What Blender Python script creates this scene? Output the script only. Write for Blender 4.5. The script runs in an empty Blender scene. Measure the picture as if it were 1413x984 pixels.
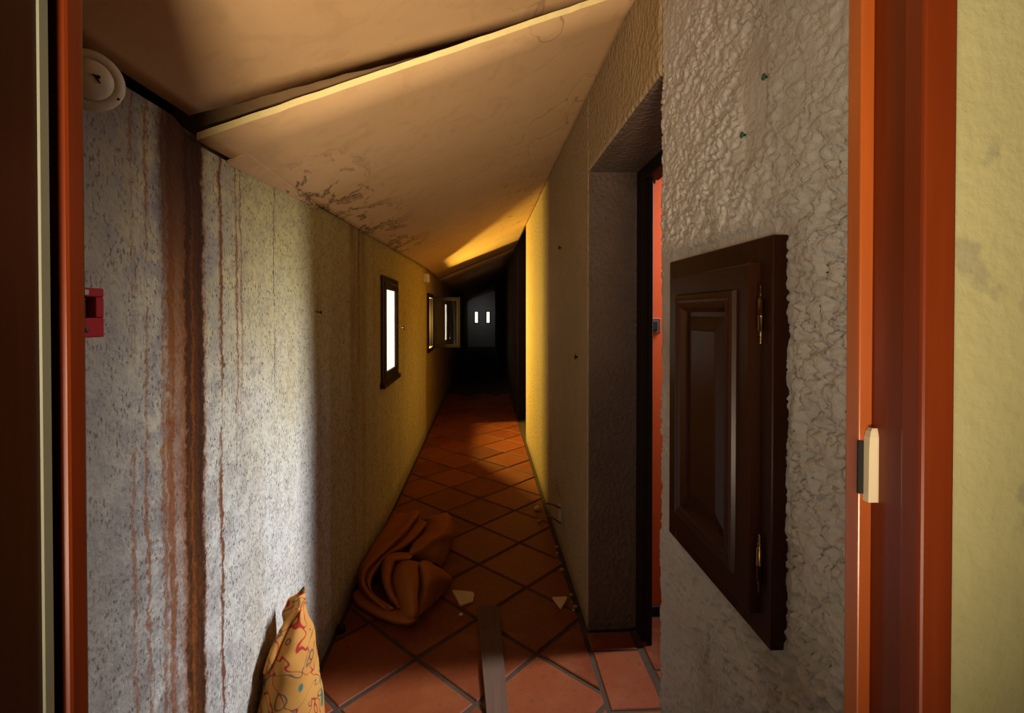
import bpy, bmesh, math, random
from mathutils import Vector, noise, Matrix
random.seed(7)
C = bpy.context.scene.collection
PI = math.pi

# ---------------------------------------------------------------- camera
cam = bpy.data.cameras.new('camera'); cam.lens = 36*680/1413; cam.sensor_width = 36
cam.shift_x = 3.5/1413; cam.shift_y = -52.9/1413; cam.clip_start = 0.01
co = bpy.data.objects.new('camera', cam); C.objects.link(co)
co.location = (0, 0, 1.5)
co.rotation_euler = (math.radians(90-0.6), 0, math.radians(-2.95))
bpy.context.scene.camera = co
vs = bpy.context.scene.view_settings
vs.view_transform = 'Standard'; vs.look = 'None'; vs.gamma = 1; vs.exposure = 0.0
bpy.context.scene.cycles.max_bounces = 8
bpy.context.scene.cycles.diffuse_bounces = 5

# ---------------------------------------------------------------- daylight: white overcast sky
w = bpy.data.worlds.new('overcast'); bpy.context.scene.world = w; w.use_nodes = True
w.node_tree.nodes['Background'].inputs[0].default_value = (1.0, 0.93, 0.80, 1)
w.node_tree.nodes['Background'].inputs[1].default_value = 2.0

def area(name, loc, target, sx, sy, power, col, spread=180):
    l = bpy.data.lights.new(name, 'AREA'); l.shape = 'RECTANGLE'; l.size = sx; l.size_y = sy
    l.energy = power; l.color = col; l.spread = math.radians(spread)
    o = bpy.data.objects.new(name, l); C.objects.link(o); o.location = loc
    d = Vector(target)-Vector(loc); o.rotation_euler = d.to_track_quat('-Z', 'Y').to_euler()
    return o
# daylight of the side room (through the doorway on the right) onto the left wall
area('side_room_daylight', (1.70, 2.30, 2.25), (-0.70, 1.80, 0.50), 0.14, 0.80, 29, (0.80, 0.86, 1.0), 80)
# low sun glow through the open second window
area('window_daylight', (-0.92, 6.66, 1.38), (0.49, 4.6, 1.38), 0.05, 0.30, 170, (1.0, 0.68, 0.11))
# added fill behind the camera for stucco, trim and ceiling, no known source
area('front_fill', (-0.31, -0.32, 1.40), (-0.05, 0.62, 2.45), 0.12, 0.35, 8.5, (1.0, 0.82, 0.58), 150)

area('ceiling_fill', (0.03, -1.0, 0.75), (-0.20, 1.7, 2.3), 0.35, 0.25, 7, (1.0, 0.80, 0.57), 56)  # second added fill, no such window; brightens the ceiling and its broken edge

# ---------------------------------------------------------------- helpers
def obj(name, me, mat=None, parent=None, kind=None, label=None, cat=None, group=None):
    if isinstance(me, bmesh.types.BMesh):
        bm = me; me = bpy.data.meshes.new(name); bm.to_mesh(me); bm.free()
    o = bpy.data.objects.new(name, me); C.objects.link(o)
    if mat and not me.materials: me.materials.append(mat)
    if parent: o.parent = parent
    if kind: o['kind'] = kind
    if label: o['label'] = label
    if cat: o['category'] = cat
    if group: o['group'] = group
    return o
def thing(name, label, cat, loc=(0, 0, 0), group=None):
    o = bpy.data.objects.new(name, None); C.objects.link(o); o.location = loc; o.empty_display_size = .05
    o['label'] = label; o['category'] = cat
    if group: o['group'] = group
    return o
def struct(name, me, mat, parent=None):
    return obj(name, me, mat, parent, None if parent else 'structure')
def sroot(name, loc=(0, 0, 0)):
    o = bpy.data.objects.new(name, None); C.objects.link(o); o.location = loc; o['kind'] = 'structure'; return o
def keep(o, parent):            # parent without moving (all geometry is written in world metres)
    o.parent = parent; o.matrix_parent_inverse = Matrix.Translation(parent.location).inverted(); return o
def child(name, me, mat, parent, label=None):
    o = obj(name, me, mat, None, None, label); keep(o, parent); return o
def sub(name, me, mat, parent, label=None):
    o = obj(name, me, mat, None, None, label); o.parent = parent; return o

def add_box(bm, x0, x1, y0, y1, z0, z1, bev=0):
    if x0 > x1: x0, x1 = x1, x0
    if y0 > y1: y0, y1 = y1, y0
    vs = [bm.verts.new((x, y, z)) for z in (z0, z1) for y in (y0, y1) for x in (x0, x1)]
    fs = [(0,2,3,1), (4,5,7,6), (0,1,5,4), (2,6,7,3), (0,4,6,2), (1,3,7,5)]
    fl = [bm.faces.new([vs[i] for i in f]) for f in fs]
    if bev:
        es = {e for f in fl for e in f.edges}
        bmesh.ops.bevel(bm, geom=list(es), offset=bev, segments=2, affect='EDGES', profile=.5)
def box(x0, x1, y0, y1, z0, z1, bev=0):
    bm = bmesh.new(); add_box(bm, x0, x1, y0, y1, z0, z1, bev); return bm
def add_poly(bm, pts): return bm.faces.new([bm.verts.new(p) for p in pts])
def prism(poly, z0, z1):      # poly: list of (x,y) CCW, z may be callables
    bm = bmesh.new(); n = len(poly)
    a = [bm.verts.new((x, y, z0)) for x, y in poly]; b = [bm.verts.new((x, y, z1)) for x, y in poly]
    bm.faces.new(a[::-1]); bm.faces.new(b)
    for i in range(n): bm.faces.new([a[i], a[(i+1)%n], b[(i+1)%n], b[i]])
    return bm
def add_lathe(bm, prof, origin, axis, seg=20):
    ax = Vector(axis).normalized(); q = Vector((0,0,1)).rotation_difference(ax); O = Vector(origin); rings = []
    for r, h in prof:
        rings.append([bm.verts.new(O + q @ Vector((max(r,1e-5)*math.cos(2*PI*i/seg), max(r,1e-5)*math.sin(2*PI*i/seg), h))) for i in range(seg)])
    for a, b in zip(rings, rings[1:]):
        for i in range(seg): bm.faces.new([a[i], a[(i+1)%seg], b[(i+1)%seg], b[i]])
    bm.faces.new(rings[0][::-1]); bm.faces.new(rings[-1])
    for f in bm.faces: f.smooth = True
def lathe(prof, origin, axis, seg=20):
    bm = bmesh.new(); add_lathe(bm, prof, origin, axis, seg); return bm
def tube(pts, r, seg=8):
    bm = bmesh.new(); P = [Vector(p) for p in pts]; rings = []
    for i, p in enumerate(P):
        t = (P[min(i+1, len(P)-1)]-P[max(i-1, 0)]).normalized()
        q = Vector((0,0,1)).rotation_difference(t); rr = r[i] if isinstance(r, (list, tuple)) else r
        rings.append([bm.verts.new(p + q @ Vector((rr*math.cos(2*PI*k/seg), rr*math.sin(2*PI*k/seg), 0))) for k in range(seg)])
    for a, b in zip(rings, rings[1:]):
        for k in range(seg): bm.faces.new([a[k], a[(k+1)%seg], b[(k+1)%seg], b[k]])
    bm.faces.new(rings[0][::-1]); bm.faces.new(rings[-1])
    for f in bm.faces: f.smooth = True
    return bm
def rect_rings(y0, y1, z0, z1, prof, cap=True):
    """concentric rectangles in a wall plane facing -X: prof = (inset, x)"""
    bm = bmesh.new(); R = []
    for ins, x in prof:
        R.append([bm.verts.new(p) for p in ((x, y1-ins, z0+ins), (x, y0+ins, z0+ins), (x, y0+ins, z1-ins), (x, y1-ins, z1-ins))])
    for a, b in zip(R, R[1:]):
        for i in range(4): bm.faces.new([a[i], a[(i+1)%4], b[(i+1)%4], b[i]])
    if cap: bm.faces.new(R[-1])
    bmesh.ops.recalc_face_normals(bm, faces=bm.faces)
    return bm
def wall_x(X0, X1, ycuts, zcuts, holes):
    """slab between X0 and X1, rectangular holes (y0,y1,z0,z1)"""
    bm = bmesh.new()
    def solid(i, j):
        if i < 0 or j < 0 or i >= len(ycuts)-1 or j >= len(zcuts)-1: return False
        yc = (ycuts[i]+ycuts[i+1])/2; zc = (zcuts[j]+zcuts[j+1])/2
        return not any(a < yc < b and c < zc < d for a, b, c, d in holes)
    for i in range(len(ycuts)-1):
        for j in range(len(zcuts)-1):
            if not solid(i, j): continue
            y0, y1, z0, z1 = ycuts[i], ycuts[i+1], zcuts[j], zcuts[j+1]
            add_poly(bm, [(X1, y0, z0), (X1, y1, z0), (X1, y1, z1), (X1, y0, z1)])
            add_poly(bm, [(X0, y0, z0), (X0, y0, z1), (X0, y1, z1), (X0, y1, z0)])
            if not solid(i-1, j): add_poly(bm, [(X0, y0, z0), (X1, y0, z0), (X1, y0, z1), (X0, y0, z1)])
            if not solid(i+1, j): add_poly(bm, [(X0, y1, z0), (X0, y1, z1), (X1, y1, z1), (X1, y1, z0)])
            if not solid(i, j-1): add_poly(bm, [(X0, y0, z0), (X0, y1, z0), (X1, y1, z0), (X1, y0, z0)])
            if not solid(i, j+1): add_poly(bm, [(X0, y0, z1), (X1, y0, z1), (X1, y1, z1), (X0, y1, z1)])
    bmesh.ops.remove_doubles(bm, verts=bm.verts, dist=1e-5)
    bmesh.ops.recalc_face_normals(bm, faces=bm.faces)
    return bm
def catmull(P, n):
    out = []
    for i in range(len(P)-1):
        p0, p1, p2, p3 = P[max(i-1,0)], P[i], P[i+1], P[min(i+2,len(P)-1)]
        for k in range(n):
            t = k/n
            out.append(.5*((2*p1)+(p2-p0)*t+(2*p0-5*p1+4*p2-p3)*t*t+(3*p1-p0-3*p2+p3)*t*t*t))
    out.append(P[-1]); return out
def add_sheet(bm, rows, n=4, closed=False):
    rows = [[Vector(p) for p in r] for r in rows]
    if closed: rows = [r+[r[0]] for r in rows]
    R = [catmull(r, n) for r in rows]
    cols = [catmull([r[j] for r in R], n) for j in range(len(R[0]))]
    V = [[bm.verts.new(p) for p in c] for c in cols]
    for a, b in zip(V, V[1:]):
        for i in range(len(a)-1):
            f = bm.faces.new([a[i], b[i], b[i+1], a[i+1]]); f.smooth = True

# ---------------------------------------------------------------- node helper
class M:
    def __init__(s, name, rough=.9, spec=.3):
        s.m = bpy.data.materials.new(name); s.m.use_nodes = True; s.t = s.m.node_tree
        s.b = s.t.nodes['Principled BSDF']; s.b.inputs['Roughness'].default_value = rough
        s.b.inputs['Specular IOR Level'].default_value = spec; s._g = None
    def set(s, sock, v):
        if isinstance(v, bpy.types.NodeSocket): s.t.links.new(v, sock)
        elif v is not None:
            if isinstance(v, tuple) and len(v) == 3 and sock.type == 'RGBA': v = v+(1,)
            sock.default_value = v
    def n(s, typ, out=0, **kw):
        nd = s.t.nodes.new(typ)
        for k, v in kw.items():
            if k in nd.inputs: s.set(nd.inputs[k], v)
            else: setattr(nd, k, v)
        return nd.outputs[out]
    def math(s, op, a, b=None, c=None, clamp=False):
        nd = s.t.nodes.new('ShaderNodeMath'); nd.operation = op; nd.use_clamp = clamp
        s.set(nd.inputs[0], a)
        if b is not None: s.set(nd.inputs[1], b)
        if c is not None: s.set(nd.inputs[2], c)
        return nd.outputs[0]
    def add(s, a, b): return s.math('ADD', a, b)
    def mul(s, a, b): return s.math('MULTIPLY', a, b)
    def ss(s, v, lo, hi):
        nd = s.t.nodes.new('ShaderNodeMapRange'); nd.interpolation_type = 'SMOOTHSTEP'
        s.set(nd.inputs[0], v); nd.inputs[1].default_value = lo; nd.inputs[2].default_value = hi
        return nd.outputs[0]
    def mix(s, f, a, b, mode='MIX'):
        nd = s.t.nodes.new('ShaderNodeMix'); nd.data_type = 'RGBA'; nd.blend_type = mode
        s.set(nd.inputs[0], f); s.set(nd.inputs[6], a); s.set(nd.inputs[7], b); return nd.outputs[2]
    def co(s, scale=(1,1,1)):
        if s._g is None:
            s._g = s.n('ShaderNodeNewGeometry', 'Position') if False else s.t.nodes.new('ShaderNodeTexCoord').outputs['Object']
        if scale == (1,1,1): return s._g
        nd = s.t.nodes.new('ShaderNodeVectorMath'); nd.operation = 'MULTIPLY'
        s.t.links.new(s._g, nd.inputs[0]); nd.inputs[1].default_value = scale; return nd.outputs[0]
    def xyz(s):
        nd = s.t.nodes.new('ShaderNodeSeparateXYZ'); s.t.links.new(s.co(), nd.inputs[0]); return nd.outputs
    def noise(s, sc=5., det=4., ro=.55, scale=(1,1,1), dist=0.):
        return s.n('ShaderNodeTexNoise', 0, Vector=s.co(scale), Scale=sc, Detail=det, Roughness=ro, Distortion=dist)
    def vor(s, sc=5., scale=(1,1,1), feature='F1', out=0):
        return s.n('ShaderNodeTexVoronoi', out, Vector=s.co(scale), Scale=sc, feature=feature)
    def col(s, c): s.set(s.b.inputs['Base Color'], c); return s
    def bump(s, h, strength=.5, dist=.01):
        nd = s.t.nodes.new('ShaderNodeBump'); s.set(nd.inputs['Height'], h); nd.inputs['Strength'].default_value = strength
        nd.inputs['Distance'].default_value = dist; s.t.links.new(nd.outputs[0], s.b.inputs['Normal']); return s
    def r(s, v): s.set(s.b.inputs['Roughness'], v); return s
MAT = {}
def plain(name, c, rough=.6, spec=.3, metal=0, var=.15, sc=30., bump=0):
    m = M(name, rough, spec); m.b.inputs['Metallic'].default_value = metal
    n = m.noise(sc, 4)
    m.col(m.mix(n, tuple(x*(1-var) for x in c), tuple(min(1, x*(1+var)) for x in c)))
    if bump: m.bump(n, bump, .004)
    MAT[name] = m.m; return m.m

# left wall: old cream roughcast with rust runs, grey mould and specks
def left_wall_mat():
    m = M('weathered_plaster', .95, .15); X, Y, Z = m.xyz()
    big = m.noise(2.2, 5, .6); mid = m.noise(14, 5, .65); fine = m.noise(120, 3, .6)
    vert = m.noise(9, 5, .65, (1, 1, .12))
    base = m.mix(big, (.60, .55, .44), (.70, .66, .58))
    base = m.mix(m.ss(vert, .42, .72), base, (.56, .50, .38))
    base = m.mix(m.mul(m.ss(m.add(Z, m.mul(m.math('SUBTRACT', big, .5), .8)), .75, 1.75), .85), base, (.52, .39, .09))  # yellow staining from the top, strengthened in place of warm light
    # grey mould towards the doorway end, with the dimmer light there painted in too
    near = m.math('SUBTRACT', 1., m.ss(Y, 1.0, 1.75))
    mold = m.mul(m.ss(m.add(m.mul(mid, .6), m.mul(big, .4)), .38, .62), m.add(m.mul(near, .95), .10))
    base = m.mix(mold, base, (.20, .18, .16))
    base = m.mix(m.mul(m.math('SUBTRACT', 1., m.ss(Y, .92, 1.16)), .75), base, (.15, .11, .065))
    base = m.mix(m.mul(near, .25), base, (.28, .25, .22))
    # dark specks
    mott = m.noise(48, 5, .7, (1, 1, .8))
    base = m.mix(m.mul(m.ss(mott, .44, .66), .5), base, (.24, .20, .15))
    sp = m.mul(m.ss(m.noise(150, 3, .6, (1, 1, .55)), .53, .62), m.ss(m.noise(20, 3), .36, .56))
    base = m.mix(m.mul(sp, .85), base, (.09, .065, .05))
    # wobble of the runs
    wob = m.mul(m.math('SUBTRACT', m.noise(55, 4, .7, (1, 1, .8)), .5), .05)
    wob = m.add(wob, m.mul(m.math('SUBTRACT', m.noise(4, 2), .5), .03))
    yw = m.add(Y, wob)
    streak = m.add(m.mul(m.noise(70, 4, .7, (1, 1, .05)), .55), m.mul(m.noise(95, 4, .75, (1, 1, .5)), .45))
    fade = m.noise(7, 3, .6, (1, 1, .35))
    def run(c, wd, lo, hi, colr, amt, zlo=None, zhi=None):
        nonlocal base
        k = m.math('SUBTRACT', 1., m.ss(m.math('ABSOLUTE', m.math('SUBTRACT', yw, c)), wd*.45, wd))
        k = m.mul(m.mul(k, m.ss(m.add(m.mul(streak, .6), m.mul(fade, .4)), lo, hi)), amt)
        if zlo is not None: k = m.mul(k, m.ss(Z, zlo, zhi))
        base = m.mix(k, base, colr)
    rust = (.19, .052, .005); dark = (.032, .012, .005)
    run(1.195, .105, .30, .44, rust, .85, .1, 1.7)
    run(1.225, .06, .26, .40, rust, .9)
    run(1.235, .045, .28, .42, rust, .95)
    run(1.205, .016, .30, .50, dark, .85)
    run(1.255, .014, .36, .52, dark, .7)
    run(1.14, .016, .36, .50, rust, .8)
    run(1.115, .010, .42, .54, rust, .7)
    run(1.175, .105, .34, .46, dark, .8, 1.35, 1.9)
    run(1.245, .030, .34, .46, dark, .75)
    run(1.352, .008, .36, .48, (.15, .05, .015), .95)
    run(1.345, .006, .44, .54, rust, .8)
    run(1.435, .007, .40, .52, rust, .8, .9, 1.3)
    run(1.462, .007, .40, .52, rust, .6, 1.0, 1.5)
    run(1.685, .005, .42, .50, dark, .8, 1.0, 1.4)
    run(1.06, .008, .42, .52, rust, .7); run(1.02, .007, .44, .54, rust, .6)
    brown = (.27, .17, .06)
    run(2.81, .24, .36, .58, brown, .8, -.2, 2.0)
    run(2.66, .05, .36, .52, brown, .7, .2, 1.9); run(2.80, .03, .36, .50, (.15, .09, .04), .8, .9, 1.9)
    run(3.18, .05, .42, .58, brown, .4, .8, 2.0)
    # darker along the foot of the wall
    base = m.mix(m.mul(m.math('SUBTRACT', 1., m.ss(m.add(Z, m.mul(mid, .08)), .05, .20)), .6), base, (.16, .12, .08))
    m.col(base)
    m.bump(m.add(m.add(m.mul(fine, .6), m.mul(mid, .8)), m.mul(m.vor(60), .5)), .55, .008)
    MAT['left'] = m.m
left_wall_mat()
# right wall roughcast
def right_wall_mat():
    m = M('roughcast_plaster', .95, .15); X, Y, Z = m.xyz()
    n = m.noise(6, 5, .6); f = m.noise(60, 4, .65)
    c = m.mix(n, (.31, .22, .115), (.41, .31, .175))
    sp = m.mul(m.math('SUBTRACT', 1., m.ss(m.vor(70), .05, .25)), m.ss(m.noise(18, 3), .5, .64))
    c = m.mix(m.mul(sp, .8), c, (.16, .11, .07))
    c = m.mix(m.mul(m.math('SUBTRACT', 1., m.ss(m.add(Z, m.mul(f, .08)), .04, .16)), .6), c, (.14, .10, .06))
    m.col(c); m.bump(m.add(m.mul(f, .8), m.mul(m.vor(45), .9)), .7, .012); MAT['right'] = m.m
    m = M('shade_plaster', .95, .1); n = m.noise(6, 5, .6)
    m.col(m.mix(n, (.055, .038, .022), (.09, .065, .04))); m.bump(m.noise(60, 4), .6, .01); MAT['shade_plaster'] = m.m  # plaster darkened to stand in for the unlit far corridor
    m = M('heavy_stucco', .9, .25)
    n = m.noise(8, 5, .6); f = m.noise(150, 4, .65)
    c = m.mix(n, (.42, .385, .345), (.55, .51, .465))
    c = m.mix(m.ss(m.noise(3, 3), .5, .75), c, (.36, .31, .26))
    m.col(c); m.bump(m.add(f, m.noise(60, 5, .7)), .6, .005); MAT['stucco'] = m.m
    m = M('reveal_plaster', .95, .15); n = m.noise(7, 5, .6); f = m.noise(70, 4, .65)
    c = m.mix(n, (.095, .06, .043), (.15, .10, .072)); m.col(m.mix(m.ss(m.noise(25, 4), .55, .75), c, (.09, .06, .04)))  # dirty brown, with the shade of reveal and soffit put into the colour
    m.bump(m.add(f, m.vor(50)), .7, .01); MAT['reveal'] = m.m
    m = M('yellow_plaster', .9, .2); n = m.noise(5, 6, .6); X, Y, Z = m.xyz()
    c = m.mix(n, (.34, .31, .14), (.43, .40, .20))
    e = m.math('SUBTRACT', 1., m.ss(m.add(X, m.mul(m.math('SUBTRACT', m.noise(22, 5, .6), .5), .035)), .428, .447))
    c = m.mix(m.mul(e, .8), c, (.38, .22, .04))
    c = m.mix(m.mul(m.ss(m.noise(16, 4), .62, .72), .5), c, (.22, .20, .14))
    m.col(c); m.bump(m.add(m.mul(n, 2.), m.noise(60, 3)), .4, .006); MAT['yellow'] = m.m
right_wall_mat()
def ceiling_mat():
    m = M('stained_ceiling_board', .85, .2); X, Y, Z = m.xyz()
    n = m.noise(3, 5, .6); sw = m.noise(9, 3, .5, (1, 1, 1), 1.5)
    c = m.mix(n, (.54, .33, .155), (.64, .42, .22))
    c = m.mix(m.mul(m.ss(sw, .5, .7), .25), c, (.42, .25, .11))
    edge = m.math('SUBTRACT', 1., m.ss(X, -.60, -.36))
    rng = m.mul(m.ss(Y, 1.5, 1.8), m.math('SUBTRACT', 1., m.ss(Y, 3.7, 4.4)))
    iso = m.noise(5.5, 5, .65, (1.4, .8, 1), .6)
    line = m.math('SUBTRACT', 1., m.ss(m.math('ABSOLUTE', m.math('SUBTRACT', iso, .55)), .0, .035))
    blot = m.ss(iso, .56, .66)
    k = m.mul(m.mul(edge, rng), m.math('MAXIMUM', m.mul(line, .85), m.mul(blot, 1.0)))
    c = m.mix(k, c, (.07, .045, .025))
    # fine cracks
    cr = m.math('SUBTRACT', 1., m.ss(m.math('ABSOLUTE', m.math('SUBTRACT', m.noise(2.2, 3, .5, (1.6, .6, 1), .4), .5)), .0, .006))
    c = m.mix(m.mul(m.mul(cr, m.ss(X, .0, .25)), .6), c, (.2, .12, .07))
    m.col(c); m.bump(m.add(n, m.mul(sw, .6)), .25, .006); MAT['ceiling'] = m.m
ceiling_mat()
def wood(name, c0, c1, rough=.35, spec=.5, axis='Z', coat=0.):
    m = M(name, rough, spec)
    sc = {'Z': (1, 1, .06), 'Y': (1, .06, 1), 'X': (.06, 1, 1)}[axis]
    g = m.noise(55, 5, .6, sc, .3); b = m.noise(6, 3, .5, sc)
    m.col(m.mix(m.add(m.mul(g, .7), m.mul(b, .3)), c0, c1)); m.bump(g, .12, .002)
    m.b.inputs['Coat Weight'].default_value = coat; m.b.inputs['Coat Roughness'].default_value = .2
    MAT[name] = m.m
wood('red_varnish', (.075, .008, .002), (.20, .033, .004), .38, .25, 'Z', .1)
wood('lit_red_varnish', (.22, .038, .006), (.42, .10, .015), .32, .5, 'Z', .3)  # brighter copy of the red varnish, light on the right stop put in
wood('dark_varnish', (.012, .0035, .001), (.042, .012, .0035), .32, .14, 'Z', .04)
wood('black_wood', (.010, .006, .004), (.022, .012, .007), .65, .12)
wood('grey_plank', (.055, .026, .013), (.17, .095, .055), .8, .2, 'Y')
wood('rafter', (.16, .09, .04), (.28, .17, .08), .85, .2, 'X')
def tile_mat():
    m = M('terracotta', .6, .18)
    oi = m.t.nodes.new('ShaderNodeObjectInfo'); rnd = oi.outputs['Random']
    m._g = m.t.nodes.new('ShaderNodeNewGeometry').outputs['Position']
    n = m.noise(7, 5, .6); n2 = m.noise(40, 4, .6)
    c = m.mix(rnd, (.135, .025, .007), (.23, .054, .015))
    c = m.mix(m.mul(m.ss(n, .42, .7), .6), c, (.22, .066, .018))
    c = m.mix(m.mul(m.ss(n2, .55, .75), .5), c, (.07, .02, .010))
    m.col(c); m.r(m.math('MULTIPLY_ADD', n, .3, .38)); m.bump(m.add(n, m.mul(n2, .5)), .35, .006); MAT['tile'] = m.m
    m = M('grout', .95, .1); n = m.noise(25, 4)
    m.col(m.mix(n, (.045, .028, .017), (.085, .056, .034))); m.bump(m.noise(120, 3), .5, .005); MAT['grout'] = m.m
tile_mat()
def print_mat():
    m = M('printed_cotton', .9, .15); n = m.noise(7, 3)
    c = m.mix(n, (.50, .19, .03), (.58, .30, .07))
    v = m.noise(6.5, 1, .4, (1, 1, 1), 2.0)
    red = m.math('SUBTRACT', 1., m.ss(m.math('ABSOLUTE', m.math('SUBTRACT', v, .47)), .009, .020))
    v2 = m.noise(6.5, 1, .3, (1.3, 1, 1.6), 1.2)
    grn = m.math('SUBTRACT', 1., m.ss(m.math('ABSOLUTE', m.math('SUBTRACT', v2, .56)), .008, .018))
    leaf = m.ss(m.noise(13, 1, .3), .63, .67)
    c = m.mix(leaf, c, (.06, .16, .10)); c = m.mix(red, c, (.38, .03, .02)); c = m.mix(m.mul(grn, .9), c, (.12, .09, .06))
    m.col(c); m.bump(m.noise(300, 2), .15, .001); MAT['print'] = m.m
    m = M('felt', .98, .1); n = m.noise(10, 5, .6)
    m.col(m.mix(n, (.34, .105, .022), (.45, .155, .036))); m.bump(m.noise(350, 3), .3, .002); MAT['felt'] = m.m
print_mat()
def glass_mat():
    m = M('window_glass'); t = m.t
    tr = t.nodes.new('ShaderNodeBsdfTransparent'); tr.inputs[0].default_value = (.96, .95, .92, 1)
    gl = t.nodes.new('ShaderNodeBsdfGlossy'); gl.inputs['Roughness'].default_value = .03
    fr = t.nodes.new('ShaderNodeLayerWeight'); fr.inputs[0].default_value = .5
    pw = t.nodes.new('ShaderNodeMath'); pw.operation = 'POWER'; t.links.new(fr.outputs['Facing'], pw.inputs[0]); pw.inputs[1].default_value = 6
    ml = t.nodes.new('ShaderNodeMath'); ml.operation = 'MULTIPLY_ADD'; t.links.new(pw.outputs[0], ml.inputs[0]); ml.inputs[1].default_value = .5; ml.inputs[2].default_value = .03
    mx = t.nodes.new('ShaderNodeMixShader'); t.links.new(ml.outputs[0], mx.inputs[0])
    t.links.new(tr.outputs[0], mx.inputs[1]); t.links.new(gl.outputs[0], mx.inputs[2])
    t.links.new(mx.outputs[0], t.nodes['Material Output'].inputs[0]); MAT['glass'] = m.m
glass_mat()
plain('board_core', (.86, .72, .32), .9, .1, bump=.3)
plain('cream_plastic', (.62, .52, .34), .45, .4, var=.06)
plain('beige_plastic', (.66, .56, .40), .5, .4, var=.05)
plain('pale_strip', (.17, .17, .12), .5, .4, var=.08)
plain('black', (.010, .009, .008), .6, .3)
plain('call_red', (.24, .004, .003), .6, .1, var=.08)
plain('call_label', (.22, .20, .12), .4, .4, var=.08)
plain('orange_paint', (.62, .085, .014), .8, .2, var=.08, sc=8)
plain('brass', (.62, .40, .14), .25, .5, metal=1, var=.1)
plain('dark_brass', (.16, .085, .035), .25, .5, metal=1, var=.1)
plain('white_ceramic', (.80, .76, .68), .3, .5, var=.05)
plain('shard_plaster', (.60, .42, .20), .9, .1, bump=.3)
plain('rubble', (.28, .20, .11), .95, .1, bump=.4)
plain('green_plug', (.01, .10, .07), .5, .4)
plain('wire_copper', (.07, .022, .012), .5, .4)
plain('attic', (.02, .015, .012), .9, .1)
plain('room_paint', (.45, .40, .30), .9, .2)
plain('end_wall_paint', (.42, .40, .36), .9, .2)
plain('outer_skin', (.35, .33, .30), .9, .2)

# ================================================================ the setting
def ceil_z(X, Y):
    hl = 1.925+.02*max(-1.0, min(Y-1.3, 4.5)); return hl+(2.515-hl)*(X+.7)/1.19
# ---- floor: grout bed with diagonal terracotta tiles laid in it
floor = struct('floor', box(-1.66, 2.66, -2.66, 22.2, -.08, -.006), MAT['grout'])
def clip(poly, ax, val, keep_less):
    out = []
    for i in range(len(poly)):
        a, b = poly[i], poly[(i+1) % len(poly)]
        ia = (a[ax] <= val) == keep_less; ib = (b[ax] <= val) == keep_less
        if ia: out.append(a)
        if ia != ib:
            t = (val-a[ax])/(b[ax]-a[ax]); out.append((a[0]+t*(b[0]-a[0]), a[1]+t*(b[1]-a[1])))
    return out
def parea(p): return .5*sum(p[i][0]*p[(i+1)%len(p)][1]-p[(i+1)%len(p)][0]*p[i][1] for i in range(len(p)))
def inset(p, d):
    n = len(p); out = []
    for i in range(n):
        a, b, c = Vector(p[i-1]), Vector(p[i]), Vector(p[(i+1)%n])
        u = (b-a).normalized(); v = (c-b).normalized()
        nu = Vector((-u.y, u.x)); nv = Vector((-v.y, v.x)); k = (nu+nv)
        if k.length < .3: return None
        k = k/ max(.25, (1+nu.dot(nv)))
        out.append(tuple(b+k*d))
    return out
def tile_mesh(poly):
    bm = bmesh.new(); n = len(poly); rings = []
    for q, z in ((poly, -.012), (poly, -.0035), (inset(poly, .004), 0)):
        if q is None: return None
        rings.append([bm.verts.new((x, y, z)) for x, y in q])
    for a, b in zip(rings, rings[1:]):
        for i in range(n): bm.faces.new([a[i], a[(i+1)%n], b[(i+1)%n], b[i]])
    bm.faces.new(rings[-1]); me = bpy.data.meshes.new('tile'); bm.to_mesh(me); bm.free(); me.materials.append(MAT['tile']); return me
def put_tile(me, x, y):
    o = bpy.data.objects.new('tile', me); C.objects.link(o); o.parent = floor
    o.location = (x, y, random.uniform(-.0012, .0012)); o.rotation_euler = (random.uniform(-.004,.004), random.uniform(-.004,.004), random.uniform(-.008,.008))
H = .2625; J = .0095           # half diagonal, half joint
full = None
X0, X1 = -.690, .470
for a in range(-60, 60):
    for b in range(-60, 60):
        cx = .232+(a-b)*H/1.0; cy = 2.67+(a+b+1)*H
        if not (X0-H < cx < X1+H and 1.3 < cy < 9.0): continue
        p = [(cx+H, cy), (cx, cy+H), (cx-H, cy), (cx, cy-H)]
        inside = cx-H > X0 and cx+H < X1
        for ax, v, l in ((0, X0, False), (0, X1, True)):
            if p: p = clip(p, ax, v, l)
        if len(p) < 3 or parea(p) < .004: continue
        q = inset(p, J)
        if q is None or parea(q) < .003: continue
        if inside:
            if full is None: full = tile_mesh([(x-cx, y-cy) for x, y in q])
            me = full
        else: me = tile_mesh([(x-cx, y-cy) for x, y in q])
        if me: put_tile(me, cx, cy)
def rect_tile(x0, x1, y0, y1):
    cx, cy = (x0+x1)/2, (y0+y1)/2
    me = tile_mesh([(x0-cx+.006, y0-cy+.006), (x1-cx-.006, y0-cy+.006), (x1-cx-.006, y1-cy-.006), (x0-cx+.006, y1-cy-.006)])
    put_tile(me, cx, cy)
for y0, y1 in ((1.36, 1.50), (1.50, 1.82), (1.82, 2.15), (2.15, 2.28)): rect_tile(.475, .69, y0, y1)
for i in range(4):
    for j in range(3): rect_tile(.71+i*.36, .71+(i+1)*.36, 2.38-(j+1)*.36, 2.38-j*.36)

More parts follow.
